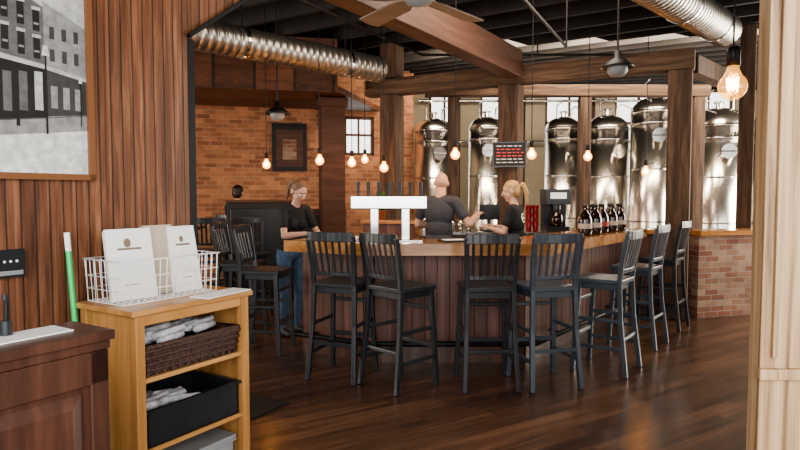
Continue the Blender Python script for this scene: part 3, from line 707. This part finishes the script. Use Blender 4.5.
    for p in prims:
        if p[0]=='c':
            a=np.array(p[1]); c=np.array(p[2])-a; t=np.clip(((pcn-a)@c)/max(c@c,1e-9),0,1); dist=np.linalg.norm(pcn-a-t[:,None]*c,axis=1)-(p[3]*(1-t)+p[4]*t); l=p[5]
        else:
            R_=np.array(p[3]); q_=(pcn-np.array(p[1]))@R_; r_=np.array(p[2]); k0=np.linalg.norm(q_/r_,axis=1); k1=np.linalg.norm(q_/r_**2,axis=1)+1e-9; dist=k0*(k0-1)/k1; l=p[4]
        msk=dist<best; best[msk]=dist[msk]; lab[msk]=idx[l]
    if logo:
        R_=np.array(RL); lc=(pcn-np.array(T((0,0,1.27))))@R_
        rr=np.hypot(lc[:,0],lc[:,2]); msk=(lab==1)&(lc[:,1]<-.02)&(((rr<.055)&(rr>.04))|((np.abs(lc[:,2])<.012)&(np.abs(lc[:,0])<.03))); lab[msk]=6
    e=B(); 
    for sx in (-1,1):
        c=H((sx*.029,.0735,.004)); e.ell(c,(.0125,.0125,.0125),EYW,10); c=H((sx*.029,.0815,.003)); e.ell(c,(.006,.006,.006),EYI,8)
        e.tube([H((sx*.012,.083,.024)),H((sx*.03,.084,.030)),H((sx*.046,.074,.024))],.003,EYI,5)
    vs=np.vstack([co,np.array(e.v)]); faces=[tuple(pl.vertices) for pl in m2.polygons]; faces+=[tuple(i+nV for i in f_) for f_ in e.f]
    bpy.data.meshes.remove(m2)
    vs=vs*S
    if sit is None: vs[:,2]-=vs[:,2].min()
    me=bpy.data.meshes.new(name); me.from_pydata(vs.tolist(),[],faces)
    for m_ in mats: me.materials.append(m_)
    em_=[6 if e.mats[k]==EYW else 7 for k in e.m]
    me.polygons.foreach_set('material_index',list(map(int,lab))+em_); me.polygons.foreach_set('use_smooth',[True]*len(faces)); me.update()
    o=bpy.data.objects.new(name,me); scene.collection.objects.link(o); o.location=loc; o.rotation_euler=(0,0,face(dr)); return o
person('woman_bartender',(-1.17,6.38,0),(.72,-.69),1.66,True,SHB,JN,HB,lean=.22,hyaw=0,hpitch=.35,R_el=(.22,.20,1.1),R_wr=(.1,.42,1.13),L_el=(-.24,.18,1.1),L_wr=(-.06,.40,1.13))
person('bald_man',(.44,6.8,0),(.35,.94),1.75,False,SHG,DP,HD,lean=.1,hyaw=.45,hpitch=.2,R_el=(.33,.04,1.13),R_wr=(.36,.27,1.22),L_el=(-.26,.05,1.12),L_wr=(-.1,.27,1.1),pony=False,bald=True)
person('woman_server',(1.30,6.62,0),(-.85,.45),1.65,True,SHB,DP,HL,lean=.1,hyaw=.35,hpitch=.15,R_el=(.2,.08,1.12),R_wr=(.12,.3,1.17),L_el=(-.2,.1,1.12),L_wr=(-.1,.3,1.16),logo=True)
person('seated_patron',(PX,PY,-.03),(.3,1),1.66,True,SHB,DP,HD,lean=.08,pony=False,sit=True,R_el=(.22,.15,1.12),R_wr=(.14,.36,1.15),L_el=(-.22,.15,1.12),L_wr=(-.14,.36,1.15))

# ---------------------------------------------------------------- lights
w=bpy.data.worlds.new('world'); scene.world=w; w.use_nodes=True
bg=w.node_tree.nodes['Background']; bg.inputs['Color'].default_value=(1,.98,.94,1); bg.inputs['Strength'].default_value=2.5
def area(name,loc,tgt,sx,sy,e,col):
    l=bpy.data.lights.new(name,'AREA'); l.shape='RECTANGLE'; l.size=sx; l.size_y=sy; l.energy=e; l.color=col
    o=bpy.data.objects.new(name,l); scene.collection.objects.link(o); o.location=loc; o.rotation_euler=(Vector(tgt)-Vector(loc)).to_track_quat('-Z','Y').to_euler()
area('window_light_left',(-6.5,5.2,2.0),(0,6.0,.3),4,2.5,260,(1,.92,.8))  # added area light standing in for a side window; none is modelled
area('window_light_right',(7.4,8.2,2.2),(2,9.5,1.6),4,2.6,560,(1,.92,.8))  # added side light to brighten the tanks; no window behind it
area('ceiling_light_bar',(.8,5.6,3.68),(.8,6.2,0),2.5,1.2,110,(1,.84,.66))  # added overhead fill for the interior, not a fixture
area('ceiling_light_tanks',(2.6,8.9,3.66),(3.2,11.5,1.5),5,.5,220,(1,.85,.66))  # added fill angled at the tank fronts, not a fixture
area('shopfront_light',(.3,-1.6,2.3),(-.1,4,.6),5,2.8,260,(.97,.98,1))
try: scene.view_settings.look='AgX - Medium High Contrast'
except Exception as ex: print(ex)

cam=bpy.data.cameras.new('camera'); co_=bpy.data.objects.new('camera',cam); scene.collection.objects.link(co_); scene.camera=co_
cam.sensor_width=36; cam.lens=36*600/800; co_.location=(0,0,1.5); co_.rotation_euler=(math.radians(90)-math.atan(31/600),0,0); cam.clip_start=.05
